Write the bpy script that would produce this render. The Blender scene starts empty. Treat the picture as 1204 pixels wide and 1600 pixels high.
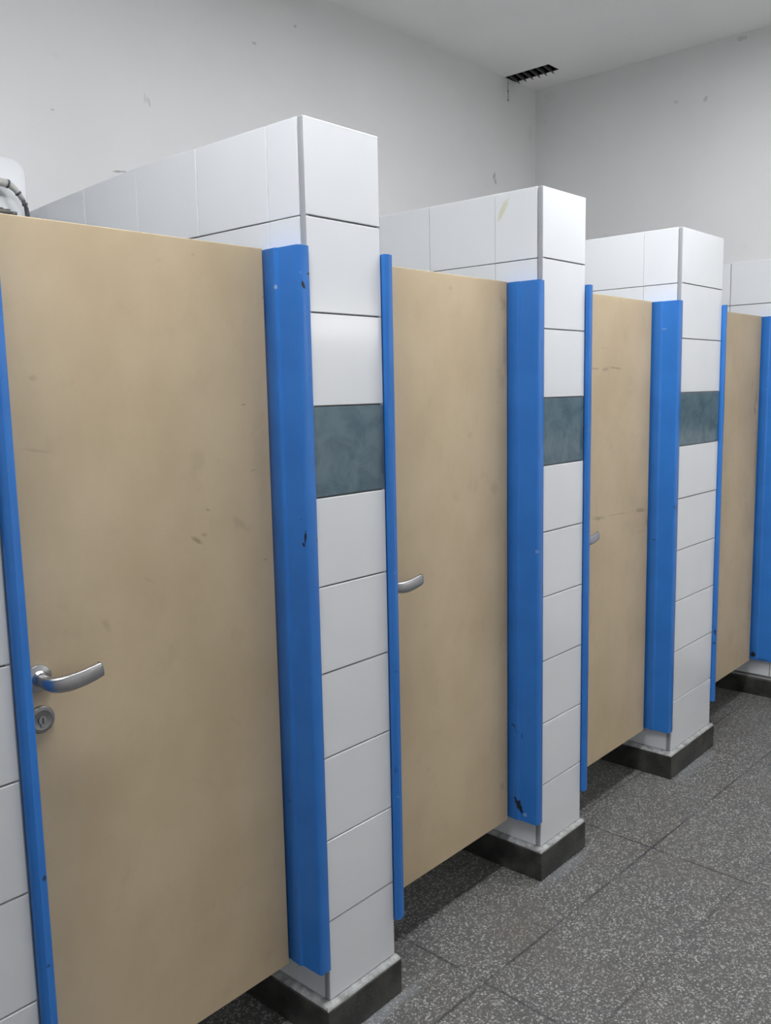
import bpy, bmesh, math, random
from mathutils import Vector, Matrix
random.seed(7)
scene = bpy.context.scene
COL = scene.collection

# ------------------------------------------------------------------ node helpers
class NT:
    def __init__(self, name):
        self.m = bpy.data.materials.new(name)
        self.m.use_nodes = True
        self.t = self.m.node_tree
        self.b = self.t.nodes['Principled BSDF']
    def n(self, kind, **kw):
        nd = self.t.nodes.new(kind)
        for k, v in kw.items():
            setattr(nd, k, v)
        return nd
    def link(self, a, b):
        self.t.links.new(a, b)
    def set(self, **kw):
        for k, v in kw.items():
            self.b.inputs[k.replace('_', ' ')].default_value = v
    def coords(self):
        if not hasattr(self, '_c'):
            self._c = self.n('ShaderNodeTexCoord').outputs['Object']
        return self._c
    def noise(self, scale, detail=3, rough=.5, vec=None, dist=0.0):
        nd = self.n('ShaderNodeTexNoise')
        nd.inputs['Scale'].default_value = scale
        nd.inputs['Detail'].default_value = detail
        nd.inputs['Roughness'].default_value = rough
        nd.inputs['Distortion'].default_value = dist
        self.link(vec if vec is not None else self.coords(), nd.inputs['Vector'])
        return nd.outputs['Fac']
    def scaled(self, sx, sy, sz):
        nd = self.n('ShaderNodeMapping')
        nd.inputs['Scale'].default_value = (sx, sy, sz)
        self.link(self.coords(), nd.inputs['Vector'])
        return nd.outputs['Vector']
    def rng(self, fac, a, b, c=0., d=1., smooth=True):
        nd = self.n('ShaderNodeMapRange')
        if smooth:
            nd.interpolation_type = 'SMOOTHSTEP'
        for i, v in zip((1, 2, 3, 4), (a, b, c, d)):
            nd.inputs[i].default_value = v
        self.link(fac, nd.inputs[0])
        return nd.outputs[0]
    def math(self, op, a, b=None):
        nd = self.n('ShaderNodeMath', operation=op)
        for i, v in enumerate((a, b)):
            if v is None:
                continue
            if isinstance(v, (int, float)):
                nd.inputs[i].default_value = v
            else:
                self.link(v, nd.inputs[i])
        return nd.outputs[0]
    def mix(self, fac, a, b):
        nd = self.n('ShaderNodeMix', data_type='RGBA')
        for i, v in ((0, fac), (6, a), (7, b)):
            if isinstance(v, (int, float)):
                nd.inputs[i].default_value = v
            elif isinstance(v, tuple):
                nd.inputs[i].default_value = (*v, 1) if len(v) == 3 else v
            else:
                self.link(v, nd.inputs[i])
        return nd.outputs[2]
    def bump(self, h, strength=.1, dist=.002):
        nd = self.n('ShaderNodeBump')
        nd.inputs['Strength'].default_value = strength
        nd.inputs['Distance'].default_value = dist
        self.link(h, nd.inputs['Height'])
        self.link(nd.outputs[0], self.b.inputs['Normal'])
    def spots(self, marks, ragged=.5, nscale=90, core=.55):
        """marks: (centre xyz, half sizes xyz, turn about y or x axis 'rot' tuple, strength)"""
        wob = self.n('ShaderNodeTexNoise')
        wob.inputs['Scale'].default_value = nscale
        self.link(self.coords(), wob.inputs['Vector'])
        total = None
        for c, s, rot, k in marks:
            sub = self.n('ShaderNodeVectorMath', operation='SUBTRACT')
            self.link(self.coords(), sub.inputs[0]); sub.inputs[1].default_value = c
            rr = self.n('ShaderNodeVectorRotate', rotation_type='EULER_XYZ')
            rr.inputs['Rotation'].default_value = rot
            self.link(sub.outputs[0], rr.inputs['Vector'])
            dv = self.n('ShaderNodeVectorMath', operation='DIVIDE')
            self.link(rr.outputs[0], dv.inputs[0]); dv.inputs[1].default_value = s
            ln = self.n('ShaderNodeVectorMath', operation='LENGTH')
            self.link(dv.outputs[0], ln.inputs[0])
            d = self.math('ADD', ln.outputs['Value'], self.math('MULTIPLY', self.math('SUBTRACT', wob.outputs['Fac'], .5), ragged * 2))
            f = self.rng(d, 1.05 if core < .5 else 1.0, core, 0, k)
            total = f if total is None else self.math('MAXIMUM', total, f)
        return total

def lin(r, g, b):
    f = lambda c: (c / 255 / 12.92) if c / 255 <= .04045 else ((c / 255 + .055) / 1.055) ** 2.4
    return (f(r), f(g), f(b))

# ------------------------------------------------------------------ materials
def m_tile():
    t = NT('white_glazed_tile')
    c = t.mix(t.rng(t.noise(3.0, 2), .35, .7), (.80, .815, .83), (.77, .785, .805))
    t.link(c, t.b.inputs['Base Color'])
    t.set(Roughness=.16, IOR=1.5)
    t.bump(t.noise(7, 1), .05, .01)
    return t.m
def m_tile_marked(c):
    t = NT('white_glazed_tile_stained')
    m = t.spots([(c, (.02, .010, .048), (math.radians(-28), 0, 0), .55)], .7, 60)
    col = t.mix(m, (.79, .805, .82), (.62, .60, .30))
    t.link(col, t.b.inputs['Base Color'])
    t.set(Roughness=.16)
    t.bump(t.noise(7, 1), .05, .01)
    return t.m
def m_grout():
    t = NT('grey_grout')
    c = t.mix(t.noise(60, 3), (.20, .20, .205), (.30, .30, .30))
    t.link(c, t.b.inputs['Base Color']); t.set(Roughness=.9)
    return t.m
def m_trim():
    t = NT('grey_corner_bead')
    c = t.mix(t.noise(20, 3), (.34, .345, .36), (.42, .425, .44))
    t.link(c, t.b.inputs['Base Color']); t.set(Roughness=.5)
    return t.m
def m_mortar():
    t = NT('pale_mortar')
    c = t.mix(t.rng(t.noise(40, 4, .6), .3, .7), (.24, .24, .235), (.46, .46, .45))
    t.link(c, t.b.inputs['Base Color']); t.set(Roughness=.9)
    t.bump(t.noise(90, 3), .3, .002)
    return t.m
def m_accent():
    t = NT('blue_grey_marbled_tile')
    n1 = t.noise(15, 5, .6, dist=.8)
    n2 = t.noise(55, 3, .5)
    c = t.mix(t.rng(n1, .3, .62), (.062, .114, .145), (.115, .178, .212))
    c = t.mix(t.rng(n2, .62, .75, 0, .45), c, (.06, .095, .12))
    t.link(c, t.b.inputs['Base Color']); t.set(Roughness=.2)
    return t.m
def m_granite():
    t = NT('dark_granite')
    c = t.mix(t.rng(t.noise(14, 4), .35, .7), (.026, .0255, .023), (.068, .066, .058))
    c = t.mix(t.rng(t.noise(190, 2), .62, .72, 0, .55), c, (.16, .16, .15))
    t.link(c, t.b.inputs['Base Color']); t.set(Roughness=.42)
    return t.m
def m_terrazzo():
    t = NT('grey_terrazzo')
    def vor(scale):
        v = t.n('ShaderNodeTexVoronoi'); v.inputs['Scale'].default_value = scale; v.inputs['Randomness'].default_value = 1
        w = t.n('ShaderNodeVectorMath', operation='ADD')
        nz = t.n('ShaderNodeTexNoise'); nz.inputs['Scale'].default_value = 140
        t.link(t.coords(), nz.inputs['Vector'])
        sc = t.n('ShaderNodeVectorMath', operation='SCALE'); sc.inputs['Scale'].default_value = .008
        t.link(nz.outputs['Color'], sc.inputs[0])
        t.link(t.coords(), w.inputs[0]); t.link(sc.outputs[0], w.inputs[1])
        t.link(w.outputs[0], v.inputs['Vector'])
        sep = t.n('ShaderNodeSeparateColor'); t.link(v.outputs['Color'], sep.inputs[0])
        return v.outputs['Distance'], sep.outputs[0], sep.outputs[1]
    d, r, g = vor(165)
    base = t.mix(t.noise(6, 3), (.082, .080, .075), (.112, .109, .103))
    big = t.math('MULTIPLY', t.rng(r, .50, .55), t.rng(d, .58, .40))
    c = t.mix(t.math('MULTIPLY', big, t.rng(g, 0, 1, .25, 1., False)), base, (.46, .455, .43))
    d2, r2, g2 = vor(260)
    sm = t.math('MULTIPLY', t.rng(r2, .62, .68), t.rng(d2, .5, .36))
    c = t.mix(t.math('MULTIPLY', sm, .6), c, (.36, .355, .34))
    dk = t.math('MULTIPLY', t.rng(g2, .66, .7), t.rng(d2, .55, .4))
    c = t.mix(t.math('MULTIPLY', dk, .65), c, (.040, .039, .036))
    # worn warm and grimy patches
    c = t.mix(t.rng(t.noise(2.2, 3), .52, .75, 0, .35), c, (.135, .115, .085))
    # joints of the 30 cm slabs, patchy where filled with dirt
    mp = t.n('ShaderNodeMapping'); mp.vector_type = 'TEXTURE'
    mp.inputs['Location'].default_value = (.405, -.160, 0)
    mp.inputs['Rotation'].default_value = (0, 0, math.radians(-1.9))
    t.link(t.coords(), mp.inputs['Vector'])
    sx = t.n('ShaderNodeSeparateXYZ'); t.link(mp.outputs[0], sx.inputs[0])
    wob = t.math('MULTIPLY', t.math('SUBTRACT', t.noise(25, 3), .5), .007)
    def line(o, sp):
        u = t.math('ADD', o, wob)
        k = t.math('DIVIDE', u, sp)
        fr = t.math('ABSOLUTE', t.math('SUBTRACT', k, t.math('ROUND', k)))
        return t.rng(t.math('MULTIPLY', fr, sp), .0062, .0016)
    lx = line(sx.outputs[0], .914); ly = line(sx.outputs[1], .305)
    ly = t.math('MULTIPLY', ly, t.rng(t.math('ABSOLUTE', sx.outputs[1]), .1, .4, 1, .55))
    lx2 = t.math('MULTIPLY', line(sx.outputs[0], .3047), .35)
    j = t.math('MAXIMUM', t.math('MAXIMUM', lx, ly), lx2)
    j = t.math('MULTIPLY', j, t.rng(t.noise(4.5, 3), .36, .58, .22, .8))
    c = t.mix(j, c, (.022, .022, .024))
    # dark smudge beside the joints
    # cement smear around the pillar feet
    sm = t.spots([((.14, -.030, 0), (.20, .026, .1), (0, 0, 0), .42),
                  ((1.03, -.035, 0), (.20, .025, .1), (0, 0, 0), .3),
                  ((2.06, -.04, 0), (.28, .03, .1), (0, 0, 0), .3),
                  ((-.8, -.04, 0), (.3, .04, .1), (0, 0, 0), .3)], .5, 14)
    c = t.mix(sm, c, (.27, .285, .30))
    t.link(c, t.b.inputs['Base Color'])
    t.set(Roughness=.5)
    t.bump(t.noise(150, 2), .08, .002)
    return t.m
def m_plaster(name, marks=None, base=(.735, .735, .73)):
    t = NT(name)
    dim = tuple(v * .955 for v in base)
    c = t.mix(t.rng(t.noise(1.6, 4), .35, .7), base, dim)
    c = t.mix(t.rng(t.noise(11, 5, .65), .62, .8, 0, .18), c, (.5, .5, .48))
    if marks:
        c = t.mix(t.spots(marks, .8, 45), c, (.26, .25, .23))
    t.link(c, t.b.inputs['Base Color']); t.set(Roughness=.85)
    t.bump(t.noise(35, 5, .6), .12, .004)
    return t.m
def m_door(i, marks):
    t = NT('beige_laminate_%s' % 'abcd'[i])
    off = t.n('ShaderNodeMapping'); off.inputs['Location'].default_value = (i * 3.7, i * 1.3, i * 2.1)
    off.inputs['Scale'].default_value = (1, 1, .8)
    t.link(t.coords(), off.inputs['Vector'])
    n1 = t.noise(4.5, 4, .55, off.outputs[0])
    n2 = t.noise(13, 4, .6, off.outputs[0])
    c = t.mix(t.rng(n1, .3, .72), (.605, .482, .318), (.525, .410, .262))
    c = t.mix(t.rng(n2, .56, .8, 0, .32), c, (.37, .29, .195))
    fl = t.noise(1.0, 3, .6, t.scaled(60, 60, 500))
    c = t.mix(t.rng(fl, .45, .75, 0, .07), c, (.34, .26, .17))
    if marks:
        c = t.mix(t.spots(marks, .7, 40, .05), c, (.18, .13, .085))
    t.link(c, t.b.inputs['Base Color']); t.set(Roughness=.5, Specular_IOR_Level=.28)
    t.bump(fl, .03, .001)
    return t.m
def m_blue(name, dark=(), light=()):
    t = NT(name)
    c = t.mix(t.rng(t.noise(9, 4), .3, .7), (.030, .192, .600), (.026, .172, .550))
    if light:
        c = t.mix(t.spots(light, .6, 120), c, (.45, .55, .65))
    if dark:
        c = t.mix(t.spots(dark, .6, 120), c, (.012, .011, .012))
    t.link(c, t.b.inputs['Base Color'])
    t.set(Roughness=.30, IOR=1.5)
    t.bump(t.noise(22, 3, .6, t.scaled(1, 1, .25)), .16, .004)
    return t.m
def m_plain(name, col, rough=.5, metal=0., var=.12, scale=40):
    t = NT(name)
    c = t.mix(t.noise(scale, 3), col, tuple(v * (1 - var) for v in col))
    t.link(c, t.b.inputs['Base Color']); t.set(Roughness=rough, Metallic=metal)
    return t.m
def m_emit(name, col, s):
    t = NT(name)
    t.set(Base_Color=(.8, .8, .8, 1), Emission_Color=(*col, 1), Emission_Strength=s)
    return t.m

M = dict(tile=m_tile(), grout=m_grout(), trim=m_trim(), mortar=m_mortar(), accent=m_accent(),
         granite=m_granite(), floor=m_terrazzo(), metal=m_plain('brushed_aluminium', (.50, .50, .505), .33, 1., .2, 70),
         dull=m_plain('dull_steel', (.36, .345, .335), .45, 1., .2, 70),
         dark=m_plain('dark_keyway', (.03, .03, .03), .6),
         black=m_plain('matt_black', (.010, .010, .010), .75, 0, .3),  # even near-black for the vent's duct lining
         slat=m_plain('grimy_grey_slat', (.26, .26, .25), .6, 0, .75, 30),
         hose=m_plain('greyish_white_plastic', (.55, .55, .51), .45, 0, .3, 60),
         rubber=m_plain('dark_grey_hose', (.085, .09, .105), .5, 0, .4, 90),
         ceramic=m_plain('white_cistern_plastic', (.74, .75, .765), .4, 0, .03, 6),
         lamp=m_plain('white_lamp_metal', (.75, .75, .75), .5))

# ------------------------------------------------------------------ mesh helpers
def link(name, bm, mat, parent=None, loc=(0, 0, 0), smooth=False):
    me = bpy.data.meshes.new(name)
    bmesh.ops.recalc_face_normals(bm, faces=bm.faces)
    bm.to_mesh(me); bm.free()
    for m in (mat if isinstance(mat, (list, tuple)) else [mat]):
        me.materials.append(m)
    if smooth:
        for p in me.polygons: p.use_smooth = True
    o = bpy.data.objects.new(name, me)
    COL.objects.link(o)
    o.location = loc
    if parent: o.parent = parent
    return o
def box(bm, a, b, bev=0., mi=0, seg=1):
    vs = [bm.verts.new((x, y, z)) for x in (a[0], b[0]) for y in (a[1], b[1]) for z in (a[2], b[2])]
    fs = [bm.faces.new([vs[i] for i in q]) for q in ((0, 1, 3, 2), (4, 6, 7, 5), (0, 4, 5, 1), (2, 3, 7, 6), (0, 2, 6, 4), (1, 5, 7, 3))]
    for f in fs: f.material_index = mi
    if bev:
        es = list({e for f in fs for e in f.edges})
        bmesh.ops.bevel(bm, geom=es, offset=bev, segments=seg, affect='EDGES', profile=.5, material=-1)
def prism(bm, pts, z0, z1, smooth_idx=None):
    lo = [bm.verts.new((x, y, z0)) for x, y in pts]
    hi = [bm.verts.new((x, y, z1)) for x, y in pts]
    n = len(pts)
    for i in range(n):
        bm.faces.new((lo[i], lo[(i + 1) % n], hi[(i + 1) % n], hi[i]))
    bm.faces.new(lo[::-1]); bm.faces.new(hi)
def tube(bm, pts, radii, seg=16, cap=True, flat=None):
    """swept ring; flat=(w,h) per point for oval sections, second axis is z-ish"""
    P = [Vector(p) for p in pts]
    rings = []
    up = Vector((0, 0, 1))
    for i, p in enumerate(P):
        d = (P[min(i + 1, len(P) - 1)] - P[max(i - 1, 0)]).normalized()
        u = up if abs(d.z) < .95 else Vector((0, 1, 0))
        s = d.cross(u).normalized(); w = s.cross(d).normalized()
        r = radii[i] if isinstance(radii, (list, tuple)) else radii
        ra, rb = r if isinstance(r, tuple) else (r, r)
        ring = []
        for k in range(seg):
            a = 2 * math.pi * k / seg
            ca, sa = math.cos(a), math.sin(a)
            if isinstance(r, tuple):      # squarish oval
                ca = math.copysign(abs(ca) ** .7, ca); sa = math.copysign(abs(sa) ** .7, sa)
            ring.append(bm.verts.new(p + s * ca * ra + w * sa * rb))
        rings.append(ring)
    for a, b in zip(rings, rings[1:]):
        for k in range(seg):
            bm.faces.new((a[k], a[(k + 1) % seg], b[(k + 1) % seg], b[k]))
    if cap:
        bm.faces.new(rings[0][::-1]); bm.faces.new(rings[-1])
def lathe_y(bm, prof, c=(0, 0, 0), seg=40):
    """profile of (radius, y) revolved about the y axis"""
    rings = []
    for r, y in prof:
        if r < 1e-6:
            rings.append([bm.verts.new((c[0], c[1] + y, c[2]))])
        else:
            rings.append([bm.verts.new((c[0] + r * math.cos(2 * math.pi * k / seg), c[1] + y, c[2] + r * math.sin(2 * math.pi * k / seg))) for k in range(seg)])
    for a, b in zip(rings, rings[1:]):
        for k in range(seg):
            k2 = (k + 1) % seg
            if len(a) == 1 and len(b) == 1: continue
            if len(a) == 1: bm.faces.new((a[0], b[k2], b[k]))
            elif len(b) == 1: bm.faces.new((a[k], a[k2], b[0]))
            else: bm.faces.new((a[k], a[k2], b[k2], b[k]))
def thing(name, label, cat, loc=(0, 0, 0), group=None):
    o = bpy.data.objects.new(name, None)
    o.empty_display_size = .05
    COL.objects.link(o); o.location = loc
    o['label'] = label; o['category'] = cat
    if group: o['group'] = group
    o['kind'] = 'thing'
    return o
def struct(name, bm, mat, label, cat):
    o = link(name, bm, mat)
    o['kind'] = 'structure'; o['label'] = label; o['category'] = cat
    return o

# ------------------------------------------------------------------ measures (metres)
XW, XE, YS, YN, ZC = -2.9, 3.045, -2.5, 1.36, 3.133     # room inside faces
HT = 2.10                                               # partition height
XL = [-.94, 0.0, .928, 1.881]                           # left edges of the tiled pillars
XR = [-.688, .238, 1.179, 2.273]                        # right edges
XDADO = 3.037

# ------------------------------------------------------------------ the room
T = .15
bm = bmesh.new(); box(bm, (XW - T, YS - T, -.12), (XE + T, YN + T, 0))
struct('floor', bm, M['floor'], 'speckled grey terrazzo floor with dark slab joints', 'floor')

VX0, VX1, VY0, VY1 = 2.748, 2.850, 1.098, YN            # hole of the vent
bm = bmesh.new()
box(bm, (XW - T, YS - T, ZC), (VX0, YN + T, ZC + .12))
box(bm, (VX1, YS - T, ZC), (XE + T, YN + T, ZC + .12))
box(bm, (VX0, YS - T, ZC), (VX1, VY0, ZC + .12))
box(bm, (VX0, VY1, ZC), (VX1, YN + T, ZC + .12))
struct('ceiling', bm, m_plaster('ceiling_paint', base=(.88, .88, .865)), 'plain off-white painted ceiling', 'ceiling')

bm = bmesh.new(); box(bm, (XW - T, YN, 0), (XE + T, YN + T, ZC))
struct('wall_back', bm, m_plaster('back_wall_paint', [
    ((.548, YN, 2.548), (.006, .03, .022), (0, 0, 0), .18), ((.563, YN, 2.540), (.007, .03, .028), (0, math.radians(15), 0), .28),
    ((2.651, YN, 2.624), (.014, .03, .026), (0, math.radians(-25), 0), .6), ((2.66, YN, 2.60), (.012, .03, .018), (0, 0, 0), .5),
    ((.431, YN, 2.288), (.030, .03, .004), (0, math.radians(8), 0), .7), ((1.05, YN, 2.86), (.012, .03, .008), (0, 0, 0), .4),
    ((1.27, YN, 2.98), (.01, .03, .006), (0, 0, 0), .4), ((.20, YN, 2.44), (.008, .03, .004), (0, 0, 0), .4),
    ((2.99, YN, 2.90), (.03, .03, .05), (0, 0, 0), .08)]), 'white painted plaster wall behind the stalls', 'wall')
bm = bmesh.new(); box(bm, (XE, YS, 0), (XE + T, YN, ZC))
struct('wall_right', bm, m_plaster('end_wall_paint', [
    ((XE, .41, 2.88), (.03, .014, .014), (0, 0, 0), .35), ((XE, .56, 2.90), (.03, .018, .010), (0, 0, 0), .25),
    ((XE, 1.30, 2.96), (.03, .020, .012), (0, 0, 0), .12), ((XE, 1.27, 3.08), (.03, .05, .03), (0, 0, 0), .07),
    ((XE, .25, 3.11), (.03, .03, .014), (0, 0, 0), .3)]), 'white painted end wall beyond the last stall', 'wall')
bm = bmesh.new(); box(bm, (XW - T, YS, 0), (XW, YN, ZC))
struct('wall_left', bm, m_plaster('near_wall_paint'), 'white painted wall at the near end of the room', 'wall')
bm = bmesh.new(); box(bm, (XW - T, YS - T, 0), (XE + T, YS, ZC))
struct('wall_front', bm, m_plaster('opposite_wall_paint', base=(.78, .78, .78)), 'white painted wall facing the stalls', 'wall')

# tiled dado and plinth along the end wall
G = .0018
rows = [(HT - .2 * (k + 1), HT - .2 * k) for k in range(10)]   # (bottom, top), from the top row down
bm = bmesh.new()
box(bm, (XDADO + .005, YS, .09), (XE, YN, HT - .003), mi=1)
y = .011 - .25 * 11
while y < YN:
    y0, y1 = max(y, YS), min(y + .25, YN)
    for r, (z0, z1) in enumerate(rows):
        if y1 - y0 > .02:
            box(bm, (XDADO, y0 + G, z0 + G), (XDADO + .007, y1 - G, z1 - G), .0012, 2 if r == 3 else 0)
    y += .25
struct('trim_1', bm, [M['tile'], M['grout'], M['accent']], 'white tile facing on the lower part of the end wall', 'wall tiles')
bm = bmesh.new(); box(bm, (XDADO - .018, YS, 0), (XE, YN, .083), .002)
struct('baseboard_right', bm, M['granite'], 'dark granite plinth strip along the foot of the end wall', 'baseboard')

# ------------------------------------------------------------------ tiled partitions
side_joint = [.114, .114, .163, .150]
plab = ['white tiled partition pillar at the left photo edge, mostly cut off',
        'nearest full white tiled partition pillar, between first and second beige doors',
        'middle white tiled partition pillar with faint yellow stain on its side',
        'farthest white tiled partition pillar, with two blue-grey tiles side by side']
PZ = .092      # top of the plinth
SAG0 = .66
def sag(bm):          # the rear of this wall's top edge has settled a few centimetres
    for v in bm.verts:
        if v.co.z > 1.95 and v.co.y > SAG0: v.co.z -= (v.co.y - SAG0) * .05
def make_partition(i):
    xl, xr = XL[i], XR[i]; w = xr - xl
    t = thing('tiled_partition', plab[i], 'partition', ((xl + xr) / 2, 0, 0), 'tiled partitions between the stalls')
    h = w / 2
    bm = bmesh.new()
    prof = [(.006, 0), (YN - .0015, 0), (YN - .0015, HT - .004), (SAG0, HT - .004), (.006, HT - .004)]
    lo = [bm.verts.new((-h + .007, y, z)) for y, z in prof]; hi = [bm.verts.new((h - .007, y, z)) for y, z in prof]
    for k in range(5): bm.faces.new((lo[k], lo[(k + 1) % 5], hi[(k + 1) % 5], hi[k]))
    bm.faces.new(lo[::-1]); bm.faces.new(hi)
    if i == 1: sag(bm)
    link('masonry_core', bm, M['grout'], t)
    # front tiles
    bm = bmesh.new(); ba = bmesh.new(); bl = bmesh.new()
    for r, (z0, z1) in enumerate(rows):
        jx = random.uniform(-.0006, .0006)
        if r == 3:
            cuts = [(-h + .004, h - .005)] if w < .3 else [(-h + .004, -h + .246), (-h + .2485, h - .005)]
            for a, b in cuts:
                box(ba, (a, jx * .5, z0 + G), (b, .007, z1 - G), .0012, seg=2)
        else:
            box(bm if r < 3 else bl, (-h + .004, jx, z0 + G), (h - .005 + jx, .007, z1 - G), .0012, seg=2)
    link('front_tiles', bm, M['tile'], t); link('front_tiles', bl, M['tile'], t)
    a = link('accent_tile', ba, M['accent'], t); a['label'] = 'marbled blue-grey tile band'
    # side tiles (both faces)
    j = side_joint[i]
    ys = [.0165, j]
    while ys[-1] < YN - .03: ys.append(min(ys[-1] + .25, YN - .0015))
    tm = m_tile_marked((-h, .131, 2.055)) if i == 2 else M['tile']
    for s in (-1, 1):
        bm = bmesh.new()
        for ya, yb in zip(ys, ys[1:]):
            for r, (z0, z1) in enumerate(rows):
                x0, x1 = sorted((s * h, s * (h - .008)))
                jx = random.uniform(-.0005, .0005)
                box(bm, (x0 + jx, ya + G * .4, z0 + G * .7), (x1 + jx, yb - G * .4, z1 - G * .7), .001, 1 if r == 3 else 0)
        if i == 1: sag(bm)
        link('side_tiles', bm, [tm, M['accent']], t)
    # rounded bead on the front corners
    for s in (-1, 1):
        bm = bmesh.new()
        x0, x1 = sorted((s * (h - .001), s * (h - .014)))
        box(bm, (x0, .0012, .1005), (x1, .0160, HT - .001), .003, seg=3)
        link('corner_bead', bm, M['trim'], t)
    # plinth and mortar line
    d = (.022, .022, .022, .03)[i]
    bm = bmesh.new(); box(bm, (-h - d, -.018, 0), (h + .003, YN - .0015, PZ), .002)
    p = link('plinth', bm, M['granite'], t); p['label'] = 'dark granite plinth block'
    bm = bmesh.new()
    n = 40
    def bead(path, inner):
        prev = None
        for k in range(n + 1):
            f = k / n
            x, y = path(f); xi, yi = inner(f)
            wob = random.uniform(-.0010, .0010)
            ring = [bm.verts.new((x, y, PZ)), bm.verts.new((x + (xi - x) * .15, y + (yi - y) * .15, .0965 + wob)),
                    bm.verts.new((xi, yi, .1005)), bm.verts.new((xi, yi, PZ))]
            if prev:
                for q in range(4): bm.faces.new((prev[q], prev[(q + 1) % 4], ring[(q + 1) % 4], ring[q]))
            else: bm.faces.new(ring)
            prev = ring
        bm.faces.new(prev[::-1])
    bead(lambda f: (-h - d + f * (w + d + .001), -.0155), lambda f: (-h + f * w, .002))
    bead(lambda f: (-h - d + .004, -.015 + f * 1.3), lambda f: (-h + .002, .001 + f * 1.3))
    link('mortar_line', bm, M['mortar'], t)
    return t
for i in range(4): make_partition(i)

# ------------------------------------------------------------------ blue sheet-metal door jambs
PL = [(.004, -.0012), (.004, -.004), (.002, -.006), (-.0235, -.006), (-.027, -.0045), (-.029, 0), (-.029, .054), (-.0300, .0565), (-.0335, .0585),
      (-.0350, .062), (-.0345, .066), (-.0335, .070), (-.0330, .091), (-.0315, .0925), (-.0300, .130), (-.0014, .130), (-.0014, -.0012)]
PR = [(.0014, -.0012), (-.003, -.0012), (-.003, -.010), (-.0015, -.0125), (.003, -.0145), (.0095, -.0148), (.0115, -.0125), (.0205, -.0122), (.0235, -.011), (.025, -.007),
      (.025, .054), (.027, .0575), (.031, .060), (.032, .065), (.0295, .070), (.029, .0915), (.0285, .0925), (.0285, .130), (.0014, .130)]
jambs = []
D2 = (0, 0, 0)
def jamb(side, x, label, dark=(), light=(), zs=None):
    z0, z1 = zs or ((.184, 1.836) if side == 'L' else (.197, 1.841))
    prof = PL if side == 'L' else PR
    bm = bmesh.new(); prism(bm, prof, z0, z1)
    loc = (x, 0, z0)
    for v in bm.verts: v.co.z -= z0
    sh = lambda ms: [((c[0] - x, c[1], c[2] - z0), s, r, k) for c, s, r, k in ms]
    o = link('door_jamb', bm, m_blue('blue_gloss_paint_%s' % 'abcdefgh'[len(jambs)], sh(dark), sh(light)), None, loc)
    me = o.data
    # soften only the small rounded facets
    for p in me.polygons: p.use_smooth = True
    me.set_sharp_from_angle(angle=math.radians(48))
    o['label'] = label; o['category'] = 'door jamb'; o['group'] = 'blue metal door jambs'; o['kind'] = 'thing'
    jambs.append(o)
R = math.radians
jamb('R', XR[0], 'blue metal door jamb at the far left photo edge, beside the nearest handle',
     dark=[((-.669, -.013, .72), (.004, .01, .006), D2, .8), ((-.675, -.013, .56), (.005, .01, .004), D2, .6)])
jamb('L', XL[1], 'blue metal door jamb on the left of the nearest full pillar, dark scratch halfway',
     dark=[((-.016, -.005, 1.755), (.006, .012, .011), (0, R(20), 0), 1), ((-.029, 0.0, 1.217), (.012, .0035, .020), (R(-8), 0, 0), 1),
           ((-.029, .006, 1.203), (.01, .004, .006), D2, 1), ((-.029, .011, 1.257), (.01, .003, .003), D2, .6), ((-.001, -.005, 1.778), (.004, .01, .003), D2, 1),
           ((-.03, .077, .593), (.01, .004, .005), D2, .8), ((.002, -.006, 1.21), (.003, .01, .012), D2, .6), ((.003, -.006, .45), (.002, .01, .05), D2, .6)],
     light=[((-.034, .06, 1.755), (.003, .006, .006), D2, .6), ((-.023, -.006, 1.78), (.002, .006, .003), D2, .4)])
jamb('R', XR[1], 'blue metal door jamb on the right of the nearest full pillar',
     dark=[((.245, -.013, .85), (.004, .01, .008), D2, .5), ((.238, -.013, .60), (.004, .01, .012), D2, .35)],
     light=[((.243, -.0135, .527), (.004, .008, .003), D2, .35), ((.245, -.0135, 1.096), (.003, .008, .004), D2, .3)])
jamb('L', XL[2], 'blue metal door jamb left of the yellow-stained pillar, dark gash at its foot',
     dark=[((.899, .060, .237), (.015, .010, .034), (R(27), 0, 0), 1), ((.896, .077, .492), (.01, .010, .004), (R(-25), 0, 0), .9), ((.899, .067, .478), (.01, .003, .010), (R(25), 0, 0), .7),
           ((.899, .049, .463), (.01, .004, .010), D2, .45), ((.928, -.006, .93), (.004, .012, .018), D2, .5), ((.90, .02, .52), (.01, .003, .02), D2, .25)],
     light=[((.899, .036, .207), (.01, .009, .007), D2, .45), ((.902, -.002, 1.048), (.008, .006, .008), D2, .35)])
jamb('R', XR[2], 'blue metal door jamb right of the yellow-stained pillar, pale scuffs low down',
     dark=[((1.198, -.013, .60), (.004, .01, .012), D2, .5)],
     light=[((1.203, -.011, .687), (.006, .012, .016), D2, .7), ((1.203, -.011, .540), (.005, .012, .016), D2, .55), ((1.195, -.013, 1.399), (.003, .01, .008), D2, .5)])
jamb('L', XL[3], 'blue metal door jamb on the left of the farthest pillar',
     dark=[((1.852, .070, .944), (.01, .010, .003), D2, .8), ((1.862, -.005, 1.073), (.012, .006, .012), D2, .4)],
     light=[((1.852, .05, 1.735), (.01, .012, .003), D2, .35)])
jamb('R', XR[3], 'narrow blue metal door jamb on the right of the farthest pillar, two dark chips',
     dark=[((2.272, -.013, .500), (.004, .01, .022), D2, .9), ((2.271, -.013, .452), (.004, .01, .008), D2, .7)],
     light=[((2.292, -.013, 1.09), (.004, .01, .008), D2, .35)])
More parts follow.
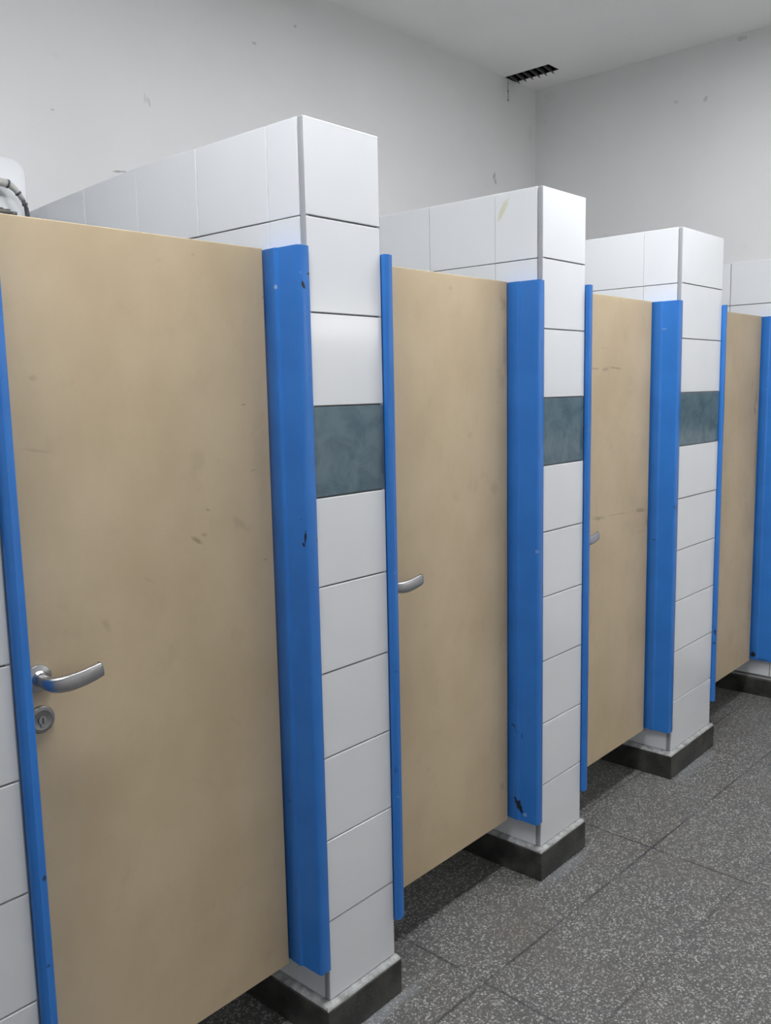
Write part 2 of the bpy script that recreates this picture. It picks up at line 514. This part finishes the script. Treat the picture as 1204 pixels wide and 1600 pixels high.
jamb('L', XDADO, 'blue metal door jamb at the right photo edge, dark hole at its foot',
     dark=[((3.004, .080, .208), (.014, .016, .016), D2, 1), ((3.008, .04, .19), (.01, .05, .006), D2, .5)],
     light=[((3.008, .03, 1.60), (.01, .012, .012), D2, .25), ((3.008, .063, 1.50), (.01, .006, .003), D2, .3)])

# ------------------------------------------------------------------ stall doors
YD = .095
def mk(x, z, sx, sz, rot, k): return ((x, YD, z), (sx, .05, sz), (0, R(rot), 0), k)
dmarks = [
    [mk(-.243, 1.233, .020, .006, -35, .5), mk(-.225, 1.243, .012, .006, -25, .35), mk(-.212, 1.293, .010, .004, -25, .45), mk(-.107, 1.508, .010, .003, 8, .45), mk(-.088, 1.366, .012, .003, 15, .5),
     mk(-.038, 1.735, .006, .005, 0, .55), mk(-.572, 1.566, .012, .008, 0, .25), mk(-.575, 1.44, .04, .005, -10, .22), mk(-.13, 1.255, .04, .014, -30, .22),
     mk(-.36, 1.17, .02, .006, -30, .25), mk(-.46, 1.10, .02, .01, -60, .22), mk(-.063, 1.165, .008, .004, 10, .45), mk(-.062, 1.40, .03, .2, 0, .12), mk(-.30, 1.79, .008, .006, 0, .12),
     mk(-.22, 1.808, .005, .004, 0, .25)],
    [mk(.872, 1.775, .022, .045, 20, .35), mk(.880, 1.65, .018, .12, 0, .28), mk(.86, 1.56, .035, .05, 20, .2), mk(.82, 1.24, .03, .03, 0, .2), mk(.886, .95, .02, .40, 0, .25),
     mk(.886, .40, .018, .22, 0, .25), mk(.62, 1.80, .012, .008, 0, .2), mk(.70, 1.40, .02, .012, 0, .18), mk(.86, .30, .014, .02, 30, .3)],
    [mk(1.489, 1.588, .035, .010, 6, .5), mk(1.56, 1.593, .07, .005, -3, .45), mk(1.42, 1.590, .05, .005, 0, .4), mk(1.457, 1.072, .055, .012, -4, .45), mk(1.779, 1.064, .055, .012, -6, .42),
     mk(1.835, 1.014, .012, .035, 10, .3), mk(1.60, 1.07, .12, .004, -2, .25), mk(1.80, .98, .05, .008, 0, .15), mk(1.855, 1.25, .02, .10, 0, .22), mk(1.48, 1.66, .04, .004, 0, .2),
     mk(1.44, 1.10, .008, .10, 0, .12)],
    [mk(2.906, 1.526, .012, .02, 0, .4), mk(2.95, 1.407, .018, .03, 10, .5), mk(2.965, 1.47, .014, .05, 0, .4), mk(2.985, 1.2, .025, .3, 0, .35), mk(2.97, .45, .02, .14, 0, .3)]]
dlab = ['nearest beige laminate stall door, with silver lever handle and round keyhole plate',
        'second beige laminate stall door from the left, between the first two full pillars',
        'third beige stall door from the left, with dark smears across its middle',
        'farthest beige stall door at the right photo edge, half hidden by a pillar']
def make_door(i):
    x0 = XR[i] + .0300
    x1 = (XL[i + 1] if i < 3 else XDADO) - .0385
    z0, z1 = (.177, 1.838)
    cx = (x0 + x1) / 2
    t = thing('stall_door', dlab[i], 'door', (cx, YD, z0), 'beige stall doors')
    w = (x1 - x0) / 2
    bm = bmesh.new(); box(bm, (-w, 0, 0), (w, .032, z1 - z0), .0015, seg=2)
    ms = [((c[0] - cx, 0, c[2] - z0), s, r, k) for c, s, r, k in dmarks[i]]
    link('door_leaf', bm, m_door(i, ms), t)
    if i == 3: return t
    hx = XR[i] + .085 - cx; hz = (1.034, 1.041, 1.027)[i] - z0
    hd = link('lever_handle', lever_mesh(), M['metal'], t, (hx, 0, hz), True)
    hd.data.set_sharp_from_angle(angle=R(50))
    hd['label'] = 'silver lever handle'
    bm = bmesh.new()
    lathe_y(bm, [(.0255, 0), (.0255, -.004), (.0240, -.0065), (.0195, -.0085), (.0150, -.0095), (.0115, -.0140), (0, -.0142)])
    ro = link('rose', bm, M['metal'], hd, (0, 0, 0), True)
    ro.data.set_sharp_from_angle(angle=R(35))
    bm = bmesh.new(); tube(bm, [(.0960, -.0525, .0155), (.0960, -.0525, .0185)], .0022, 12)
    link('grub_screw', bm, M['dark'], hd, (-.002, .004, -.003))
    es = bmesh.new()
    lathe_y(es, [(.0255, 0), (.0255, -.004), (.0235, -.0070), (.0180, -.0078), (.0160, -.0066), (0, -.0064)])
    ec = link('keyhole_plate', es, M['dull'], t, (hx, 0, hz - .077), True)
    ec.data.set_sharp_from_angle(angle=R(35)); ec['label'] = 'round dull steel keyhole plate'
    bm = bmesh.new()
    lathe_y(bm, [(.0078, -.0062), (.0074, -.0088), (0, -.009)], seg=24)
    box(bm, (-.0045, -.0084, -.0135), (.0045, -.0062, -.004), .001)
    link('lock_cylinder', bm, M['metal'], ec, (0, 0, 0))
    bm = bmesh.new(); box(bm, (-.0009, -.0096, -.0065), (.0009, -.0085, .0045))
    link('key_slot', bm, M['dark'], ec)
    return t
def lever_mesh():
    bm = bmesh.new()
    # neck out of the rose, then a flat curved bar towards the hinge side
    pts = [(0, -.012, -.001), (0, -.024, -.002), (.0015, -.036, -.0035), (.0065, -.0455, -.005), (.0155, -.0515, -.006), (.029, -.0535, -.0062),
           (.046, -.0535, -.0055), (.063, -.0525, -.0040), (.080, -.0508, -.0016), (.093, -.0490, .0006), (.0990, -.0482, .0016), (.1005, -.0478, .0018)]
    rad = [(.0105, .0105), (.0105, .0108), (.0108, .0118), (.0105, .0132), (.0092, .0144), (.0078, .0150),
           (.0070, .0151), (.0066, .0150), (.0064, .0147), (.0062, .0142), (.0058, .0136), (.0040, .0118)]
    tube(bm, pts, rad, 24)
    return bm
for i in range(4): make_door(i)

# ------------------------------------------------------------------ ceiling vent with torn louvres
t = thing('ceiling_vent', 'black slatted vent opening in the ceiling above the far corner', 'vent', ((VX0 + VX1) / 2, (VY0 + VY1) / 2, ZC))
hx, hy = (VX1 - VX0) / 2, (VY1 - VY0) / 2
bm = bmesh.new()
box(bm, (-hx - .004, -hy - .004, .115), (hx + .004, hy + .004, .118))
for a, b in (((-hx, -hy, 0), (-hx + .003, hy, .116)), ((hx - .003, -hy, 0), (hx, hy, .116)), ((-hx, -hy, 0), (hx, -hy + .003, .116)), ((-hx, hy - .003, 0), (hx, hy, .116))):
    box(bm, a, b)
link('duct_lining', bm, M['black'], t)
for k in range(6):
    y = -hy + .028 + k * .0415
    bm = bmesh.new()
    prism(bm, [(-hx + .002, 0), (hx - .002, 0), (hx - .002, .004), (-hx + .002, .004)], 0, .020)
    for v in bm.verts:
        v.co.y += v.co.z * .9
        if v.co.x > 0 and v.co.z < .01: v.co.z -= .013; v.co.x += .004
    link('louvre_slat', bm, M['slat'], t, (0, y, -.001))
t = thing('hanging_cord', 'short frayed cord dangling from the ceiling vent', 'cord', (2.742, 1.335, ZC))
bm = bmesh.new()
tube(bm, [(0, 0, 0), (.002, 0, -.03), (-.001, .002, -.06), (.002, 0, -.09), (0, 0, -.125)], .0012, 8)
link('cord', bm, M['rubber'], t)
for z in (-.075, -.120):
    bm = bmesh.new(); bmesh.ops.create_uvsphere(bm, u_segments=10, v_segments=6, radius=.0036)
    link('knot', bm, M['rubber'], t, (.001, 0, z))

# ------------------------------------------------------------------ cistern and its hose in the nearest stall
bm = bmesh.new()
def rrect(x0, x1, z0, z1, r, y, n=10):
    out = []
    for cx, cz, a0 in ((x1 - r, z1 - r, 0), (x0 + r, z1 - r, 90), (x0 + r, z0 + r, 180), (x1 - r, z0 + r, 270)):
        for k in range(n + 1):
            a = R(a0 + 90 * k / n); out.append((cx + r * math.cos(a), y, cz + r * math.sin(a)))
    return out
CZ0, CZ1, CX0, CX1 = 1.88, 2.217, -.42, -.0012
rings = [rrect(CX0, CX1, CZ0, CZ1, .045, 0), rrect(CX0, CX1, CZ0, CZ1, .045, -.180), rrect(CX0 + .003, CX1 - .003, CZ0 + .003, CZ1 - .003, .043, -.191),
         rrect(CX0 + .010, CX1 - .010, CZ0 + .010, CZ1 - .010, .038, -.196)]
vr = [[bm.verts.new(p) for p in r] for r in rings]
for a, b in zip(vr, vr[1:]):
    for k in range(len(a)): bm.faces.new((a[k], a[(k + 1) % len(a)], b[(k + 1) % len(a)], b[k]))
bm.faces.new(vr[0][::-1]); bm.faces.new(vr[-1])
for v in bm.verts: v.co.z -= CZ0
o = link('cistern', bm, M['ceramic'], None, (0, YN, CZ0), True)
o.data.set_sharp_from_angle(angle=R(60))
o['label'] = 'white round-cornered cistern high on the back wall behind the nearest door'; o['category'] = 'cistern'

t = thing('water_hose', 'curved grey-white hose with dark joints showing above the nearest door', 'hose', (-.078, 1.135, 1.963))
def ang(a0, a1, n, c, rx, rz): return [(c[0] + rx * math.cos(R(a0 + (a1 - a0) * k / n)), 0, c[1] + rz * math.sin(R(a0 + (a1 - a0) * k / n))) for k in range(n + 1)]
arc = [(-.13, 0, .150), (-.10, 0, .163), (-.06, 0, .172), (-.025, 0, .173), (.0, 0, .1715)]
bm = bmesh.new(); tube(bm, arc, .0115, 16); link('pipe_end', bm, M['hose'], t, smooth=True)
arc2 = [(-.002, 0, .1715), (.010, 0, .167), (.022, 0, .158), (.033, 0, .146), (.042, 0, .132)]
bm = bmesh.new(); tube(bm, arc2, [.0105, .0095, .0085, .0075, .007], 16); link('hose_bend', bm, M['hose'], t, smooth=True)
arc3 = [(.041, 0, .134), (.047, 0, .122), (.051, 0, .110), (.053, 0, .09), (.0535, 0, .05), (.0535, 0, -.02)]
bm = bmesh.new(); tube(bm, arc3, .0062, 16); o = link('hose_tail', bm, M['rubber'], t, smooth=True); o['label'] = 'lower end of hose, coloured dark for shadow'  # shadow on the lower hose is put into its dark colour
for p, d, r in (((.0, 0, .1712), (.5, 0, -.12), .0122), ((.0300, 0, .1490), (.6, 0, -.7), .0092), ((.0475, 0, .1205), (.4, 0, -.85), .0082)):
    v = Vector(d).normalized() * .003; p = Vector(p)
    bm = bmesh.new(); tube(bm, [p - v, p + v], r, 16); link('hose_clip', bm, M['rubber'], t)
bm = bmesh.new()
tube(bm, [(-.10, 0, .086), (-.02, 0, .092)], .012, 14); tube(bm, [(-.02, 0, .092), (.0, 0, .0935)], .0085, 14); tube(bm, [(.006, 0, .0905), (.02, 0, .091)], .006, 12)
tube(bm, [(-.02, 0, .088), (.012, 0, .088)], .004, 12)
link('shut_off_valve', bm, m_plain('tarnished_brass_grey', (.17, .165, .15), .5, .6, .3), t)

# ------------------------------------------------------------------ ceiling lamps and an added fill lamp (above, outside the frame)
def fill_batten(x, y, drop, label, power, col=(.945, .965, 1.0)):
    t = thing('ceiling_lamp', label, 'lamp', (x, y, ZC - drop), 'added fill lamps')
    if drop:
        for s in (-1, 1):
            bm = bmesh.new(); tube(bm, [(s * .4, 0, -.001), (s * .4, 0, drop)], .006, 10)
            link('hanging_rod', bm, M['lamp'], t)
    bm = bmesh.new(); prism(bm, [(-.62, -.05), (.62, -.05), (.62, .05), (-.62, .05)], -.035, 0)
    link('lamp_housing', bm, M['lamp'], t)
    for s in (-1, 1):
        bm = bmesh.new(); box(bm, (s * .61 - .012, -.035, -.085), (s * .61 + .012, .035, -.035), .003)
        link('lamp_socket', bm, M['lamp'], t)
    for s in (-1, 1):
        bm = bmesh.new(); tube(bm, [(-.598, s * .022, -.062), (.598, s * .022, -.062)], .013, 12)
        link('fill_tube', bm, m_emit('fill_tube_glow', col, power), t)
def panel(x, y, label, power, col=(.945, .965, 1.0)):
    t = thing('ceiling_lamp', label, 'lamp', (x, y, ZC), 'ceiling lamps')
    bm = bmesh.new()
    for a, b in (((-.62, -.16, -.03), (.62, -.14, 0)), ((-.62, .14, -.03), (.62, .16, 0)), ((-.62, -.14, -.03), (-.60, .14, 0)), ((.60, -.14, -.03), (.62, .14, 0))):
        box(bm, a, b)
    link('lamp_frame', bm, M['lamp'], t)
    bm = bmesh.new(); box(bm, (-.60, -.14, -.022), (.60, .14, -.002))
    link('diffuser', bm, m_emit('lamp_glow', col, power), t)
panel(-.65, -.39, 'flat ceiling lamp over the nearest stall doors', 35.5)
panel(1.4, -.39, 'flat ceiling lamp over the farther stall doors', 39)
fill_batten(2.2, -1.9, 1.2, 'added fill lamp hanging low in the far corner of the aisle', 21, (1, .975, .93))  # unseen lamp, added as ambient fill for the ceiling and end wall

# ------------------------------------------------------------------ camera and view
cam = bpy.data.cameras.new('camera'); co = bpy.data.objects.new('camera', cam); COL.objects.link(co)
co.location = (-1.3232, -1.3967, 1.5326)
co.rotation_euler = (1.4338, .0203, -.8424)
cam.sensor_fit = 'AUTO'; cam.sensor_width = 36
cam.lens = 1382.46 * 36 / 1600
cam.clip_start = .02
scene.camera = co
w = bpy.data.worlds.new('world'); scene.world = w; w.use_nodes = True
w.node_tree.nodes['Background'].inputs[0].default_value = (.8, .85, .9, 1)
w.node_tree.nodes['Background'].inputs[1].default_value = .05
vs = scene.view_settings
vs.view_transform = 'Standard'; vs.look = 'None'; vs.gamma = 1; vs.use_curve_mapping = False
vs.exposure = 0.07
scene.cycles.max_bounces = 10
scene.cycles.diffuse_bounces = 6
